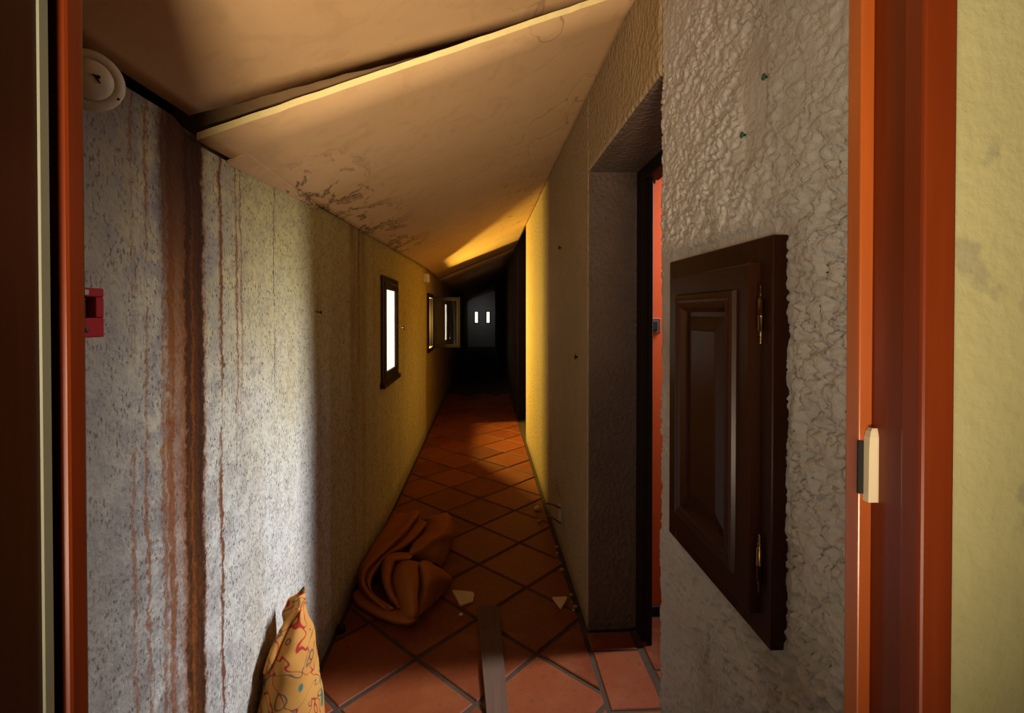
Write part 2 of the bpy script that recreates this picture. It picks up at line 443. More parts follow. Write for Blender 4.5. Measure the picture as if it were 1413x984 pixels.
# ---- left wall
hole1 = (3.40, 3.96, 1.02, 1.735); hole2 = (6.20, 6.68, 1.05, 1.70); hole3 = (8.95, 9.40, 1.00, 1.66)
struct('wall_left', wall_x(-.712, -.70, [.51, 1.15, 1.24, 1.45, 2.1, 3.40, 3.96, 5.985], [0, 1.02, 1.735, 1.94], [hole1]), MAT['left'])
for v in bpy.data.objects['wall_left'].data.vertices:
    if v.co.z > 1.9: v.co.z = {.51: 1.937, 1.15: 1.945, 1.24: 1.912, 1.45: 1.915, 2.1: 1.95}.get(round(v.co.y, 2), ceil_z(-.7, v.co.y)+.015)
struct('wall_left_outer', wall_x(-.84, -.713, [.51, 3.30, 4.75, 6.05, 7.6, 8.75, 11.2, 22.2], [0, .90, 1.84, 1.94], [(3.3, 4.75, .9, 1.84), (6.05, 7.6, .9, 1.84), (8.75, 11.2, .9, 1.84)]), MAT['outer_skin'])
struct('wall_left_far', wall_x(-.7125, -.706, [5.985, 6.20, 6.68, 8.95, 9.40, 22.2], [0, 1.0, 1.05, 1.66, 1.70, 2.05], [hole2, hole3]), MAT['right'])
struct('wall_attic_left', box(-.84, -.78, -2.66, 22.2, 1.94, 2.9), MAT['attic'])
# ---- right wall beyond the doorway, with the lintel over it
bm = bmesh.new(); add_box(bm, .485, .73, 2.28, 5.70, 0, 2.62, .012); add_box(bm, .485, .73, 1.335, 2.29, 2.155, 2.62, .018)
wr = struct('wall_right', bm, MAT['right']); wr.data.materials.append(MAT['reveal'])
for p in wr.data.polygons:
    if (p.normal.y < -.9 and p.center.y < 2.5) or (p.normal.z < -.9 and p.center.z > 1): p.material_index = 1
struct('wall_shade_recess', box(.97, 1.03, 5.3, 7.3, 0, 2.9), MAT['black_wood'])  # recess with black wood put in so this stretch reads as deep shade
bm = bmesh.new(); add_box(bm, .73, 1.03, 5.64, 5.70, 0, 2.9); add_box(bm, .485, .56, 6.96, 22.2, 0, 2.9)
struct('wall_right_far', bm, MAT['shade_plaster'])
struct('shade_trim_1', box(.487, 1.03, 6.9, 6.96, 0, 2.9), MAT['black_wood'])  # far side of the added recess, blackened in place of shade
# ---- near right wall: heavy stucco, modelled relief
def stucco():
    bm = bmesh.new(); ny, nz = 250, 720; y0, y1, z0, z1 = .51, 1.338, .0, 2.62; G = []
    for j in range(nz+1):
        z = z0+(z1-z0)*j/nz; row = []
        for i in range(ny+1):
            y = y0+(y1-y0)*i/ny
            q = Vector((y*.72, z*1.2, .3))
            wq = q + noise.noise_vector(q*26)*.011 + noise.noise_vector(q*70)*.003
            d = noise.noise(wq*85, noise_basis='VORONOI_F2F1'); d2 = noise.noise(wq*120+Vector((3, 1, 0)), noise_basis='VORONOI_F1')
            fb = noise.noise(wq*52)*.62+noise.noise(wq*110)*.40+noise.noise(wq*230)*.22
            t = max(0, min(1, (fb+.22)/.34)); t = t*t*(3-2*t)
            lump = .62*t + .30*min(1, max(0, d+1)*2.6)**.6*(.6+.8*noise.noise(wq*19)) + .16*noise.noise(wq*90)
            amp = .35+.75*max(0, min(1, .5+noise.noise(q*3.1)*1.1))
            amp *= .45+.55*min(1, max(0, (1.30-y)/.45))           # calmer towards the doorway
            sc = max(0, 1-((y-.875)/.055)**2)*max(0, 1-((z-1.89)/.13)**2)   # scraped patch
            amp *= 1-.85*min(1, sc*2)
            if .745 < y < 1.24 and .925 < z < 1.655: amp *= .35
            h = min(.017, lump*.018*amp) + noise.noise(q*9)*.004 + noise.noise(q*110)*.0012
            e = 0
            if i == ny: e = noise.noise(Vector((z*38, 7, 1)))*.006+noise.noise(Vector((z*11, 2, 1)))*.006
            row.append(bm.verts.new((.493-h, y+e, z)))
        G.append(row)
    for a, b in zip(G, G[1:]):
        for i in range(ny):
            f = bm.faces.new([a[i], b[i], b[i+1], a[i+1]]); f.smooth = True
    back = {}
    for row in G:
        pass
    # jamb face and back of the slab
    jr = [bm.verts.new((.73, 1.338, r[-1].co.z)) for r in G]; jl = [bm.verts.new((.73, .51, r[0].co.z)) for r in G]
    for k in range(nz):
        bm.faces.new([G[k][-1], G[k+1][-1], jr[k+1], jr[k]]); bm.faces.new([jr[k], jr[k+1], jl[k+1], jl[k]])
        bm.faces.new([jl[k], jl[k+1], G[k+1][0], G[k][0]])
    bmesh.ops.recalc_face_normals(bm, faces=bm.faces)
    return bm
struct('wall_right_near', stucco(), MAT['stucco'])
# ---- ceiling boards
def board(name, edge, yend, zoff, mat, ny=12, nx=24, thick=.018, rough=0., seed=0, x0=-.688, x1=.492):
    """edge(X)->front Y ; yend(X)->back Y"""
    bm = bmesh.new(); B = []; T = []
    for j in range(ny+1):
        rb, rt = [], []
        for i in range(nx+1):
            x = x0+(x1-x0)*i/nx; a, b = edge(x), yend(x)
            y = a+(b-a)*j/ny
            if j in (0, ny): y += rough*noise.noise(Vector((x*18, seed, j)))+rough*.5*noise.noise(Vector((x*60, seed, j)))
            z = ceil_z(x, y)+zoff(x, y)+.006*noise.noise(Vector((x*2, y*1.5, seed)))
            rb.append(bm.verts.new((x, y, z))); rt.append(bm.verts.new((x, y, z+thick)))
        B.append(rb); T.append(rt)
    for j in range(ny):
        for i in range(nx):
            f = bm.faces.new([B[j][i], B[j+1][i], B[j+1][i+1], B[j][i+1]]); f.smooth = True
            bm.faces.new([T[j][i], T[j][i+1], T[j+1][i+1], T[j+1][i]])
    for i in range(nx):
        f = bm.faces.new([B[0][i], B[0][i+1], T[0][i+1], T[0][i]]); f.material_index = 1
        f = bm.faces.new([B[ny][i], T[ny][i], T[ny][i+1], B[ny][i+1]]); f.material_index = 1
    for j in range(ny):
        f = bm.faces.new([B[j][0], T[j][0], T[j+1][0], B[j+1][0]]); f.material_index = 1
        f = bm.faces.new([B[j][nx], B[j+1][nx], T[j+1][nx], T[j][nx]]); f.material_index = 1
    me = bpy.data.meshes.new(name); bm.to_mesh(me); bm.free(); me.materials.append(mat); me.materials.append(MAT['board_core']); return me
ceiling = sroot('ceiling', (-.1, 1.0, 2.25))
child('ceiling_board', board('ceiling_board', lambda x: .50, lambda x: 1.19+.385*(x+.70), lambda x, y: .034-.006*(x+.7), MAT['ceiling'], 10, 40, .014, .010, 3), None, ceiling, 'stained board at the front end of the ceiling, ending at the gap')
child('ceiling_board', board('ceiling_board', lambda x: 1.22+.2516*(x+.70), lambda x: 7.6, lambda x, y: -.016*max(0, 1-(y-1.2)/.6), MAT['ceiling'], 40, 40, .018, .004, 5), None, ceiling, 'sagging mould stained board with a pale broken front edge')
child('ceiling_board', board('ceiling_board', lambda x: 7.6, lambda x: 22.2, lambda x, y: .002, MAT['ceiling'], 20, 6, .018, 0, 9, -.70), None, ceiling)
# torn strip hanging along the left wall top
def strip():
    bm = bmesh.new(); A = []; n = 14
    for k in range(n+1):
        t = k/n; y = 1.385+.70*t; drop = .012*(1-t)
        wdt = .050*(1-t*.75)
        z0 = ceil_z(-.70, y)-drop-.004
        A.append([bm.verts.new(p) for p in ((-.699, y, z0-.004), (-.699+wdt, y+.004, z0+.53*wdt-.002), (-.699+wdt, y+.004, z0+.53*wdt+.006), (-.699, y, z0+.006))])
    for a, b in zip(A, A[1:]):
        for i in range(4): bm.faces.new([a[i], a[(i+1)%4], b[(i+1)%4], b[i]])
    bm.faces.new(A[0][::-1]); bm.faces.new(A[-1]); bmesh.ops.recalc_face_normals(bm, faces=bm.faces)
    return bm
child('torn_strip', strip(), MAT['ceiling'], ceiling, 'torn strip of ceiling board hanging along the left wall')
# rafter in the gap and the roof above
def rafter():
    bm = bmesh.new(); r = []
    for x in (-.76, .6):
        y = 1.33+.27*(x+.70); z = ceil_z(x, 1.3)
        r.append([bm.verts.new(p) for p in ((x, y-.06, z+.040), (x, y+.16, z+.030), (x, y+.16, z+.20), (x, y-.06, z+.22))])
    for i in range(4): bm.faces.new([r[0][i], r[0][(i+1)%4], r[1][(i+1)%4], r[1][i]])
    bm.faces.new(r[0][::-1]); bm.faces.new(r[1]); bmesh.ops.recalc_face_normals(bm, faces=bm.faces); return bm
child('rafter', rafter(), MAT['rafter'], ceiling, 'dark rafter showing in the gap between two ceiling boards')
struct('ceiling_roof', box(-1.7, 2.7, -2.7, 22.3, 2.9, 2.98), MAT['attic'])
# ---- side room behind the right doorway
struct('wall_side_room_back', box(.73, 2.6, 2.40, 2.46, 0, 2.9), MAT['orange_paint'])
struct('wall_side_room_right', box(2.6, 2.66, .45, 2.46, 0, 2.9), MAT['room_paint'])
struct('ceiling_side_room', box(.73, 2.6, .51, 2.40, 2.66, 2.72), MAT['room_paint'])
struct('baseboard_side_room', box(.735, 2.6, 2.385, 2.40, 0, .045, .003), MAT['black'])
# ---- front room (where the camera stands)
struct('wall_front', (lambda bm: (add_box(bm, -1.66, -.46, .452, .51, 0, 2.9), add_box(bm, .43, 2.66, .452, .51, 0, 2.9), add_box(bm, -.46, .43, .452, .51, 2.12, 2.9), bm)[-1])(bmesh.new()), MAT['yellow'])
struct('wall_back', box(-1.66, 2.66, -2.66, -2.60, 0, 2.9), MAT['room_paint'])
bm = bmesh.new(); add_box(bm, -1.66, -1.60, -2.60, .452, 0, 2.9); struct('wall_front_room_left', bm, MAT['room_paint'])
bm = bmesh.new(); add_box(bm, 1.60, 1.66, -2.60, .452, 0, 2.9); struct('wall_front_room_right', bm, MAT['room_paint'])
struct('ceiling_front_room', box(-1.6, 1.6, -2.6, .452, 2.62, 2.68), MAT['room_paint'])
# ---- end of the corridor: pale wall with two slit windows
bm = bmesh.new()
for x0, x1 in ((-.84, -.42), (-.26, .098), (.26, 1.0)): add_box(bm, x0, x1, 22.0, 22.1, 0, 2.9)
for x0, x1 in ((-.42, -.26), (.098, .26)): add_box(bm, x0, x1, 22.0, 22.1, 0, 1.05); add_box(bm, x0, x1, 22.0, 22.1, 1.565, 2.9)
struct('wall_end', bm, MAT['end_wall_paint'])
area('end_fill', (-.3, 20.6, 1.9), (0, 22, 1.2), .4, .3, .7, (.9, .92, 1.0), 120)  # added lamp inside the corridor, no visible source, brightens the end wall

# ---- windows
def ring_x(x0, x1, y0, y1, z0, z1, wd, wb=None, bev=.003):
    wb = wb or wd; bm = bmesh.new()
    add_box(bm, x0, x1, y0, y0+wd, z0, z1, bev); add_box(bm, x0, x1, y1-wd, y1, z0, z1, bev)
    add_box(bm, x0, x1, y0+wd, y1-wd, z1-wd, z1, bev); add_box(bm, x0, x1, y0+wd, y1-wd, z0, z0+wb, bev); return bm
def ring_y(y0, y1, x0, x1, z0, z1, wd, bev=.003):
    bm = bmesh.new()
    add_box(bm, x0, x0+wd, y0, y1, z0, z1, bev); add_box(bm, x1-wd, x1, y0, y1, z0, z1, bev)
    add_box(bm, x0+wd, x1-wd, y0, y1, z1-wd, z1, bev); add_box(bm, x0+wd, x1-wd, y0, y1, z0, z0+wd, bev); return bm
w1 = sroot('window_1', (-.70, 3.68, 1.0))
child('window_frame', ring_x(-.705, -.684, 3.378, 3.985, .995, 1.757, .065), MAT['dark_varnish'], w1)
s = child('casement', ring_x(-.692, -.676, 3.425, 3.925, 1.04, 1.715, .05), MAT['dark_varnish'], w1)
child('window_pane', box(-.683, -.680, 3.47, 3.88, 1.085, 1.67), MAT['glass'], w1)
child('window_sill', box(-.70, -.668, 3.36, 4.0, .985, 1.02, .004), MAT['dark_varnish'], w1)
h = child('window_handle', lathe([(.010, 0), (.010, .006), (.005, .008), (.005, .03), (.012, .036), (.015, .046), (.011, .056), (.002, .060)], (-.678, 3.905, 1.385), (1, 0, 0), 16), MAT['brass'], w1, 'small brass knob')
w2 = sroot('window_2', (-.715, 6.44, 1.0))
child('window_frame', ring_x(-.80, -.684, 6.15, 6.735, 1.0, 1.75, .055), MAT['black_wood'], w2)
s = child('casement', ring_y(6.70, 6.74, -.685, -.322, 1.03, 1.715, .045), MAT['black_wood'], w2, 'dark casement standing open into the corridor')
child('window_pane', box(-.645, -.362, 6.718, 6.722, 1.07, 1.675), MAT['glass'], w2)
w3 = sroot('window_3', (-.715, 9.17, 1.0))
child('window_frame', ring_x(-.7125, -.703, 8.93, 9.42, .98, 1.68, .025), MAT['black_wood'], w3)
child('window_pane', box(-.7055, -.7035, 8.96, 9.39, 1.01, 1.65), MAT['glass'], w3)
for n_, (x0, x1) in ((4, (-.42, -.26)), (5, (.098, .26))):
    wn = sroot('window_%d' % n_, ((x0+x1)/2, 22, 1.05))
    child('window_frame', ring_y(21.98, 22.05, x0-.02, x1+.02, 1.03, 1.585, .04), MAT['black_wood'], wn)
    child('window_pane', box(x0, x1, 22.02, 22.025, 1.06, 1.56), MAT['glass'], wn)

# ---- front door frame with its open leaf
d1 = sroot('door_1', (0, .48, 0))
child('casing', box(.398, .4302, .428, .4515, 0, 2.16, .003), MAT['red_varnish'], d1)
child('jamb', box(.405, .4295, .4516, .512, 0, 2.12, .001), MAT['red_varnish'], d1)
child('door_stop', box(.390, .4048, .493, .512, 0, 2.12, .0015), MAT['lit_red_varnish'], d1)
child('jamb', box(-.459, -.437, .445, .512, 0, 2.12, .001), MAT['red_varnish'], d1)
child('casing', box(-.50, -.4605, .428, .4515, 0, 2.16, .003), MAT['red_varnish'], d1)
child('door_stop', box(-.4365, -.395, .488, .512, 0, 2.12, .004), MAT['red_varnish'], d1)
child('door_leaf', box(-.436, -.397, -.33, .470, .01, 2.08, .002), MAT['dark_varnish'], d1, 'dark open door leaf')
child('edge_strip', box(-.3972, -.3945, .4612, .470, .01, 2.08), MAT['pale_strip'], d1, 'pale sealing strip along the leaf edge')
def strike():
    bm = bmesh.new(); pr = []
    for z, dx, dy in ((1.305, 0, 0), (1.3055, 0, 0), (1.36, .0005, 0), (1.372, .0012, 0), (1.378, .0030, .001), (1.381, .0052, .002)):
        pr.append([bm.verts.new(p) for p in ((.3945+dx, .485+dy, z), (.407+dx*.3, .4845+dy, z), (.407+dx*.3, .4925, z), (.3945+dx, .4925, z))])
    for a, b in zip(pr, pr[1:]):
        for i in range(4): bm.faces.new([a[i], a[(i+1)%4], b[(i+1)%4], b[i]])
    bm.faces.new(pr[0][::-1]); bm.faces.new(pr[-1]); bmesh.ops.recalc_face_normals(bm, faces=bm.faces); return bm
sp = child('strike_plate', strike(), MAT['cream_plastic'], d1, 'cream strike plate on the right jamb')
child('latch_hole', box(.3885, .3944, .4915, .4935, 1.312, 1.367), MAT['black'], d1, 'black latch hole beside the strike plate')
# ---- frame of the right doorway
d2 = sroot('door_2', (.76, 1.8, 0))
bm = bmesh.new(); add_box(bm, .714, .745, 2.20, 2.279, 0, 2.154, .003); add_box(bm, .738, .756, 2.17, 2.24, 0, 2.154, .003)
child('door_jamb', bm, MAT['black_wood'], d2)
bm = bmesh.new(); add_box(bm, .716, .79, 1.36, 2.199, 2.10, 2.1545, .004); add_box(bm, .732, .79, 1.36, 2.395, 2.1545, 2.655); add_box(bm, .746, .79, 2.241, 2.395, 2.10, 2.1545)
child('door_head', bm, MAT['black_wood'], d2)
child('door_jamb', box(.731, .79, 1.355, 1.40, 0, 2.10, .004), MAT['black_wood'], d2)

# ================================================================ things
# ---- wall cupboard
cup = thing('wall_cupboard', 'small dark varnished wooden cupboard with panelled door set in the stucco wall', 'cupboard', (.485, 1.0, .95))
fr = bmesh.new()
for y0, y1, z0, z1 in ((.772, .835, .950, 1.627), (1.165, 1.213, .950, 1.627), (.835, 1.165, 1.545, 1.627), (.835, 1.165, .950, 1.03)): add_box(fr, .464, .50, y0, y1, z0, z1, .003)
add_box(fr, .486, .50, .83, 1.17, 1.02, 1.55)
child('frame', fr, MAT['dark_varnish'], cup)
y0, y1, z0, z1 = .806, 1.157, .992, 1.585
door = child('door', rect_rings(y0, y1, z0, z1, [(.0, .469), (.0, .448), (.004, .445), (.042, .445), (.046, .447), (.060, .452)], True), MAT['dark_varnish'], cup)
mo = sub('moulding', rect_rings(y0, y1, z0, z1, [(.043, .446), (.046, .4385), (.052, .436), (.058, .438), (.062, .4385), (.066, .436), (.074, .4395), (.080, .448), (.083, .4515)], False), MAT['dark_varnish'], door)
pn = sub('panel', rect_rings(y0, y1, z0, z1, [(.078, .4518), (.092, .4515), (.120, .4455), (.122, .4435), (.126, .4435)], True), MAT['dark_varnish'], door)
def hinge(zc):
    z = zc-.05
    prof = [(.001, 0), (.0028, .003), (.0012, .006), (.0032, .009), (.0016, .013), (.0042, .017), (.002, .021), (.0052, .024), (.0052, .046), (.0058, .047), (.0058, .0495), (.0052, .051), (.0052, .076), (.002, .079), (.0042, .083), (.0016, .087), (.0032, .091), (.0012, .094), (.0028, .097), (.001, .1)]
    bm = lathe(prof, (.4575, .7935, z), (0, 0, 1), 12)
    k = child('hinge', bm, MAT['dark_brass'], cup, 'turned brass hinge barrel with finials')
    sub('hinge_leaf', box(.467, .4695, .777, .789, z+.024, z+.076, .001), MAT['brass'], k)
hinge(1.497); hinge(1.083)

# ---- white alarm sounder at the wall top
al = thing('alarm_sounder', 'round cream alarm sounder at the top of the left wall by the doorway', 'alarm', (-.66, .905, 1.91))
c = Vector((-.657, .86, 1.888)); ax = Vector((.62, -.72, -.22)).normalized()
child('base', lathe([(.038, -.012), (.046, -.010), (.0485, -.004), (.0485, .0), (.046, .006), (.034, .010), (.033, .009)], c, ax, 40), MAT['cream_plastic'], al)
dome = child('dome', lathe([(.0325, .009), (.031, .018), (.026, .024), (.014, .027), (.001, .028)], c, ax, 36), MAT['cream_plastic'], al)
e1 = Vector((0, 0, 1)).cross(ax).normalized(); e2 = ax.cross(e1).normalized()
def decal(pts, off=.0275, th=.0012):
    bm = bmesh.new(); n = len(pts)
    lo = [bm.verts.new(c+e1*u+e2*v+ax*(off-.002)) for u, v in pts]; hi = [bm.verts.new(c+e1*u+e2*v+ax*(off+th)) for u, v in pts]
    bm.faces.new(hi); bm.faces.new(lo[::-1])
    for i in range(n): bm.faces.new([lo[i], lo[(i+1)%n], hi[(i+1)%n], hi[i]])
    bmesh.ops.recalc_face_normals(bm, faces=bm.faces); return bm
lg = bmesh.new()
for pts in ([(.002, .008), (.006, .008), (.0135, -.0035), (.0125, -.0045)], [(.0075, .0078), (.0125, .0078), (.0125, .0028), (.0095, .0035)]):
    t = decal(pts); me = bpy.data.meshes.new('tmp'); t.to_mesh(me); t.free(); lg.from_mesh(me)
sub('logo', lg, MAT['black'], dome, 'small black angular maker mark')
cb = bmesh.new(); add_lathe(cb, [(.0022, .004), (.0022, .0075), (.001, .0078)], c+e1*.038-e2*.020, ax, 10)
child('screw', cb, MAT['black'], al)
child('bracket', box(-.70, -.655, .86, .90, 1.87, 1.91, .003), MAT['cream_plastic'], al)
# ---- red fire call point
cp = thing('fire_call_point', 'red fire call point box on the left wall beside the door frame', 'call point', (-.70, .84, 1.459))
bm = bmesh.new()
for a, b, d, e in ((.795, .886, 1.527, 1.542), (.795, .886, 1.459, 1.492), (.868, .886, 1.492, 1.527), (.795, .810, 1.492, 1.527)): add_box(bm, -.699, -.655, a, b, d, e, .002)
add_box(bm, -.699, -.672, .81, .868, 1.492, 1.527)
child('housing', bm, MAT['call_red'], cp)
child('break_glass', box(-.672, -.668, .811, .864, 1.4935, 1.5255), MAT['call_label'], cp, 'pale break-glass window')
child('key_slot', lathe([(.004, 0), (.004, .001), (.002, .0012)], (-.655, .848, 1.472), (1, 0, 0), 10), MAT['black'], cp)
child('emblem', prism([(-.0006, -.004), (.0006, -.004), (.0006, .004), (-.0006, .004)], -.004, .004), MAT['call_label'], cp).location = (-.6548, .848, 1.5345)
# ---- junction box near the far corner
jb = thing('junction_box', 'small beige junction box high on the left wall before the dark end', 'box', (-.70, 5.80, 1.86))
child('housing', box(-.70, -.645, 5.74, 5.86, 1.855, 1.955, .006), MAT['beige_plastic'], jb)
child('lid', box(-.648, -.638, 5.748, 5.852, 1.863, 1.947, .003), MAT['beige_plastic'], jb)
# ---- light switch in the side room
ls = thing('light_switch', 'brown light switch on the orange wall behind the doorway', 'switch', (.85, 2.40, 1.43))
child('plate', box(.80, .872, 2.391, 2.40, 1.40, 1.475, .003), plain('brown_plastic', (.16, .05, .025), .4, .4), ls)
child('rocker', box(.828, .856, 2.386, 2.392, 1.415, 1.46, .002), MAT['black'], ls)

# ---- felt blanket heap
FELT = [
 [[(-0.685,3.730,0.008),(-0.619,3.577,0.058),(-0.530,3.451,0.108),(-0.460,3.362,0.158),(-0.434,3.323,0.158),(-0.448,3.376,0.108),(-0.475,3.474,0.048)],
  [(-0.685,3.511,0.008),(-0.645,3.346,0.068),(-0.542,3.182,0.128),(-0.477,3.135,0.178),(-0.452,3.146,0.173),(-0.474,3.201,0.118),(-0.499,3.307,0.058)],
  [(-0.685,3.217,0.008),(-0.676,3.065,0.078),(-0.602,2.952,0.138),(-0.522,2.876,0.188),(-0.492,2.910,0.188),(-0.509,2.986,0.128),(-0.537,3.098,0.068)],
  [(-0.685,3.001,0.008),(-0.685,2.876,0.078),(-0.634,2.801,0.138),(-0.576,2.765,0.178),(-0.542,2.771,0.178),(-0.560,2.842,0.128),(-0.585,2.949,0.068)],
  [(-0.685,2.841,0.008),(-0.685,2.738,0.078),(-0.665,2.690,0.118),(-0.627,2.640,0.158),(-0.604,2.653,0.158),(-0.608,2.701,0.118),(-0.634,2.803,0.058)],
  [(-0.685,2.738,0.008),(-0.664,2.656,0.068),(-0.647,2.616,0.108),(-0.634,2.580,0.138),(-0.625,2.586,0.138),(-0.623,2.608,0.108),(-0.639,2.673,0.058)],
  [(-0.642,2.641,0.008),(-0.631,2.579,0.058),(-0.624,2.552,0.088),(-0.619,2.541,0.108),(-0.614,2.554,0.108),(-0.610,2.569,0.078),(-0.613,2.596,0.048)],
  [(-0.561,2.537,0.008),(-0.559,2.500,0.048),(-0.564,2.490,0.068),(-0.566,2.483,0.083),(-0.563,2.492,0.083),(-0.564,2.519,0.058),(-0.565,2.541,0.038)],
  [(-0.465,2.442,0.013),(-0.464,2.419,0.038),(-0.469,2.411,0.053),(-0.473,2.415,0.058),(-0.472,2.426,0.058),(-0.470,2.431,0.048),(-0.471,2.458,0.028)]],
 [[(-0.465,3.473,0.068),(-0.417,3.282,0.128),(-0.373,3.224,0.138),(-0.385,3.286,0.088)],
  [(-0.497,3.295,0.068),(-0.461,3.117,0.128),(-0.415,3.034,0.138),(-0.432,3.128,0.078)],
  [(-0.549,3.117,0.068),(-0.508,2.929,0.138),(-0.459,2.880,0.148),(-0.479,2.983,0.078)],
  [(-0.595,2.958,0.068),(-0.565,2.806,0.138),(-0.524,2.800,0.148),(-0.536,2.881,0.088)],
  [(-0.633,2.833,0.058),(-0.599,2.731,0.118),(-0.563,2.705,0.138),(-0.579,2.781,0.068)],
  [(-0.638,2.701,0.058),(-0.617,2.628,0.108),(-0.593,2.588,0.118),(-0.602,2.644,0.058)],
  [(-0.613,2.609,0.048),(-0.592,2.550,0.088),(-0.573,2.515,0.093),(-0.582,2.573,0.038)],
  [(-0.539,2.504,0.038),(-0.534,2.493,0.058),(-0.518,2.484,0.063),(-0.522,2.520,0.028)],
  [(-0.464,2.435,0.028),(-0.457,2.419,0.048),(-0.441,2.421,0.053),(-0.443,2.451,0.028)]],
 [[(-0.409,3.329,0.108),(-0.359,3.300,0.138),(-0.305,3.318,0.148),(-0.264,3.393,0.128),(-0.246,3.485,0.078),(-0.245,3.617,0.008)],
  [(-0.405,3.333,0.068),(-0.353,3.249,0.108),(-0.291,3.173,0.158),(-0.240,3.204,0.148),(-0.219,3.323,0.078),(-0.219,3.439,0.008)],
  [(-0.430,3.211,0.058),(-0.365,3.117,0.108),(-0.286,3.021,0.158),(-0.236,3.041,0.148),(-0.207,3.175,0.078),(-0.205,3.299,0.008)],
  [(-0.423,2.911,0.128),(-0.353,2.875,0.168),(-0.292,2.912,0.178),(-0.241,2.984,0.148),(-0.212,3.119,0.068),(-0.209,3.209,0.008)],
  [(-0.417,2.709,0.178),(-0.362,2.754,0.178),(-0.312,2.863,0.148),(-0.262,2.941,0.118),(-0.227,3.029,0.058),(-0.222,3.096,0.008)],
  [(-0.430,2.747,0.148),(-0.377,2.756,0.138),(-0.323,2.826,0.118),(-0.280,2.868,0.088),(-0.245,2.933,0.038),(-0.239,2.967,0.008)],
  [(-0.427,2.827,0.088),(-0.378,2.816,0.088),(-0.324,2.833,0.078),(-0.286,2.847,0.058),(-0.264,2.872,0.028),(-0.256,2.887,0.008)]],
 [[(-0.402,2.850,0.108),(-0.386,2.685,0.178),(-0.393,2.650,0.178),(-0.407,2.771,0.108)],
  [(-0.499,2.880,0.108),(-0.470,2.692,0.188),(-0.466,2.643,0.188),(-0.470,2.735,0.128)],
  [(-0.552,2.841,0.108),(-0.522,2.669,0.178),(-0.484,2.615,0.178),(-0.485,2.690,0.128)],
  [(-0.570,2.772,0.088),(-0.528,2.606,0.158),(-0.488,2.549,0.158),(-0.494,2.636,0.108)],
  [(-0.537,2.631,0.078),(-0.504,2.507,0.138),(-0.480,2.493,0.138),(-0.488,2.584,0.088)],
  [(-0.505,2.560,0.058),(-0.475,2.459,0.108),(-0.457,2.458,0.108),(-0.461,2.534,0.068)],
  [(-0.461,2.494,0.038),(-0.444,2.442,0.068),(-0.425,2.430,0.078),(-0.429,2.493,0.048)],
  [(-0.426,2.456,0.028),(-0.419,2.434,0.048),(-0.410,2.439,0.048),(-0.410,2.484,0.028)]],
 [[(-0.489,2.731,0.138),(-0.432,2.666,0.168),(-0.384,2.639,0.178),(-0.344,2.615,0.178)],
  [(-0.508,2.672,0.108),(-0.441,2.583,0.168),(-0.384,2.541,0.188),(-0.340,2.558,0.178)],
  [(-0.498,2.597,0.088),(-0.426,2.498,0.148),(-0.369,2.440,0.178),(-0.330,2.488,0.158)],
  [(-0.455,2.503,0.068),(-0.401,2.426,0.118),(-0.354,2.389,0.138),(-0.323,2.416,0.128)],
  [(-0.418,2.445,0.038),(-0.381,2.388,0.078),(-0.343,2.359,0.098),(-0.318,2.379,0.088)],
  [(-0.409,2.415,0.028),(-0.378,2.370,0.048),(-0.343,2.336,0.068),(-0.317,2.362,0.058)],
  [(-0.367,2.385,0.018),(-0.353,2.358,0.028),(-0.339,2.349,0.033),(-0.325,2.367,0.028)]],
 [[(-0.354,2.614,0.168),(-0.331,2.607,0.188),(-0.301,2.628,0.178),(-0.272,2.667,0.138),(-0.245,2.744,0.078)],
  [(-0.342,2.579,0.138),(-0.305,2.543,0.178),(-0.264,2.560,0.168),(-0.221,2.643,0.108),(-0.200,2.714,0.058)],
  [(-0.339,2.553,0.108),(-0.292,2.486,0.158),(-0.253,2.515,0.148),(-0.204,2.616,0.088),(-0.173,2.718,0.028)],
  [(-0.331,2.491,0.078),(-0.290,2.474,0.108),(-0.254,2.528,0.098),(-0.212,2.623,0.058),(-0.178,2.726,0.008)],
  [(-0.322,2.423,0.048),(-0.295,2.451,0.058),(-0.262,2.532,0.038),(-0.233,2.616,0.018),(-0.208,2.672,0.008)],
  [(-0.319,2.400,0.028),(-0.299,2.432,0.028),(-0.274,2.510,0.008),(-0.244,2.570,0.008),(-0.214,2.646,0.008)]],
 [[(-0.685,2.619,0.008),(-0.685,2.616,0.028),(-0.669,2.629,0.038),(-0.647,2.659,0.028)],
  [(-0.654,2.542,0.008),(-0.640,2.529,0.033),(-0.616,2.563,0.038),(-0.594,2.591,0.028)],
  [(-0.583,2.479,0.008),(-0.568,2.461,0.033),(-0.543,2.486,0.038),(-0.523,2.526,0.028)],
  [(-0.501,2.419,0.008),(-0.489,2.392,0.038),(-0.466,2.411,0.043),(-0.448,2.463,0.028)],
  [(-0.426,2.377,0.008),(-0.417,2.343,0.043),(-0.398,2.372,0.048),(-0.386,2.420,0.038)],
  [(-0.363,2.358,0.008),(-0.352,2.326,0.038),(-0.340,2.336,0.048),(-0.339,2.374,0.038)],
  [(-0.322,2.399,0.008),(-0.323,2.376,0.028),(-0.325,2.368,0.038),(-0.331,2.389,0.028)]],
]
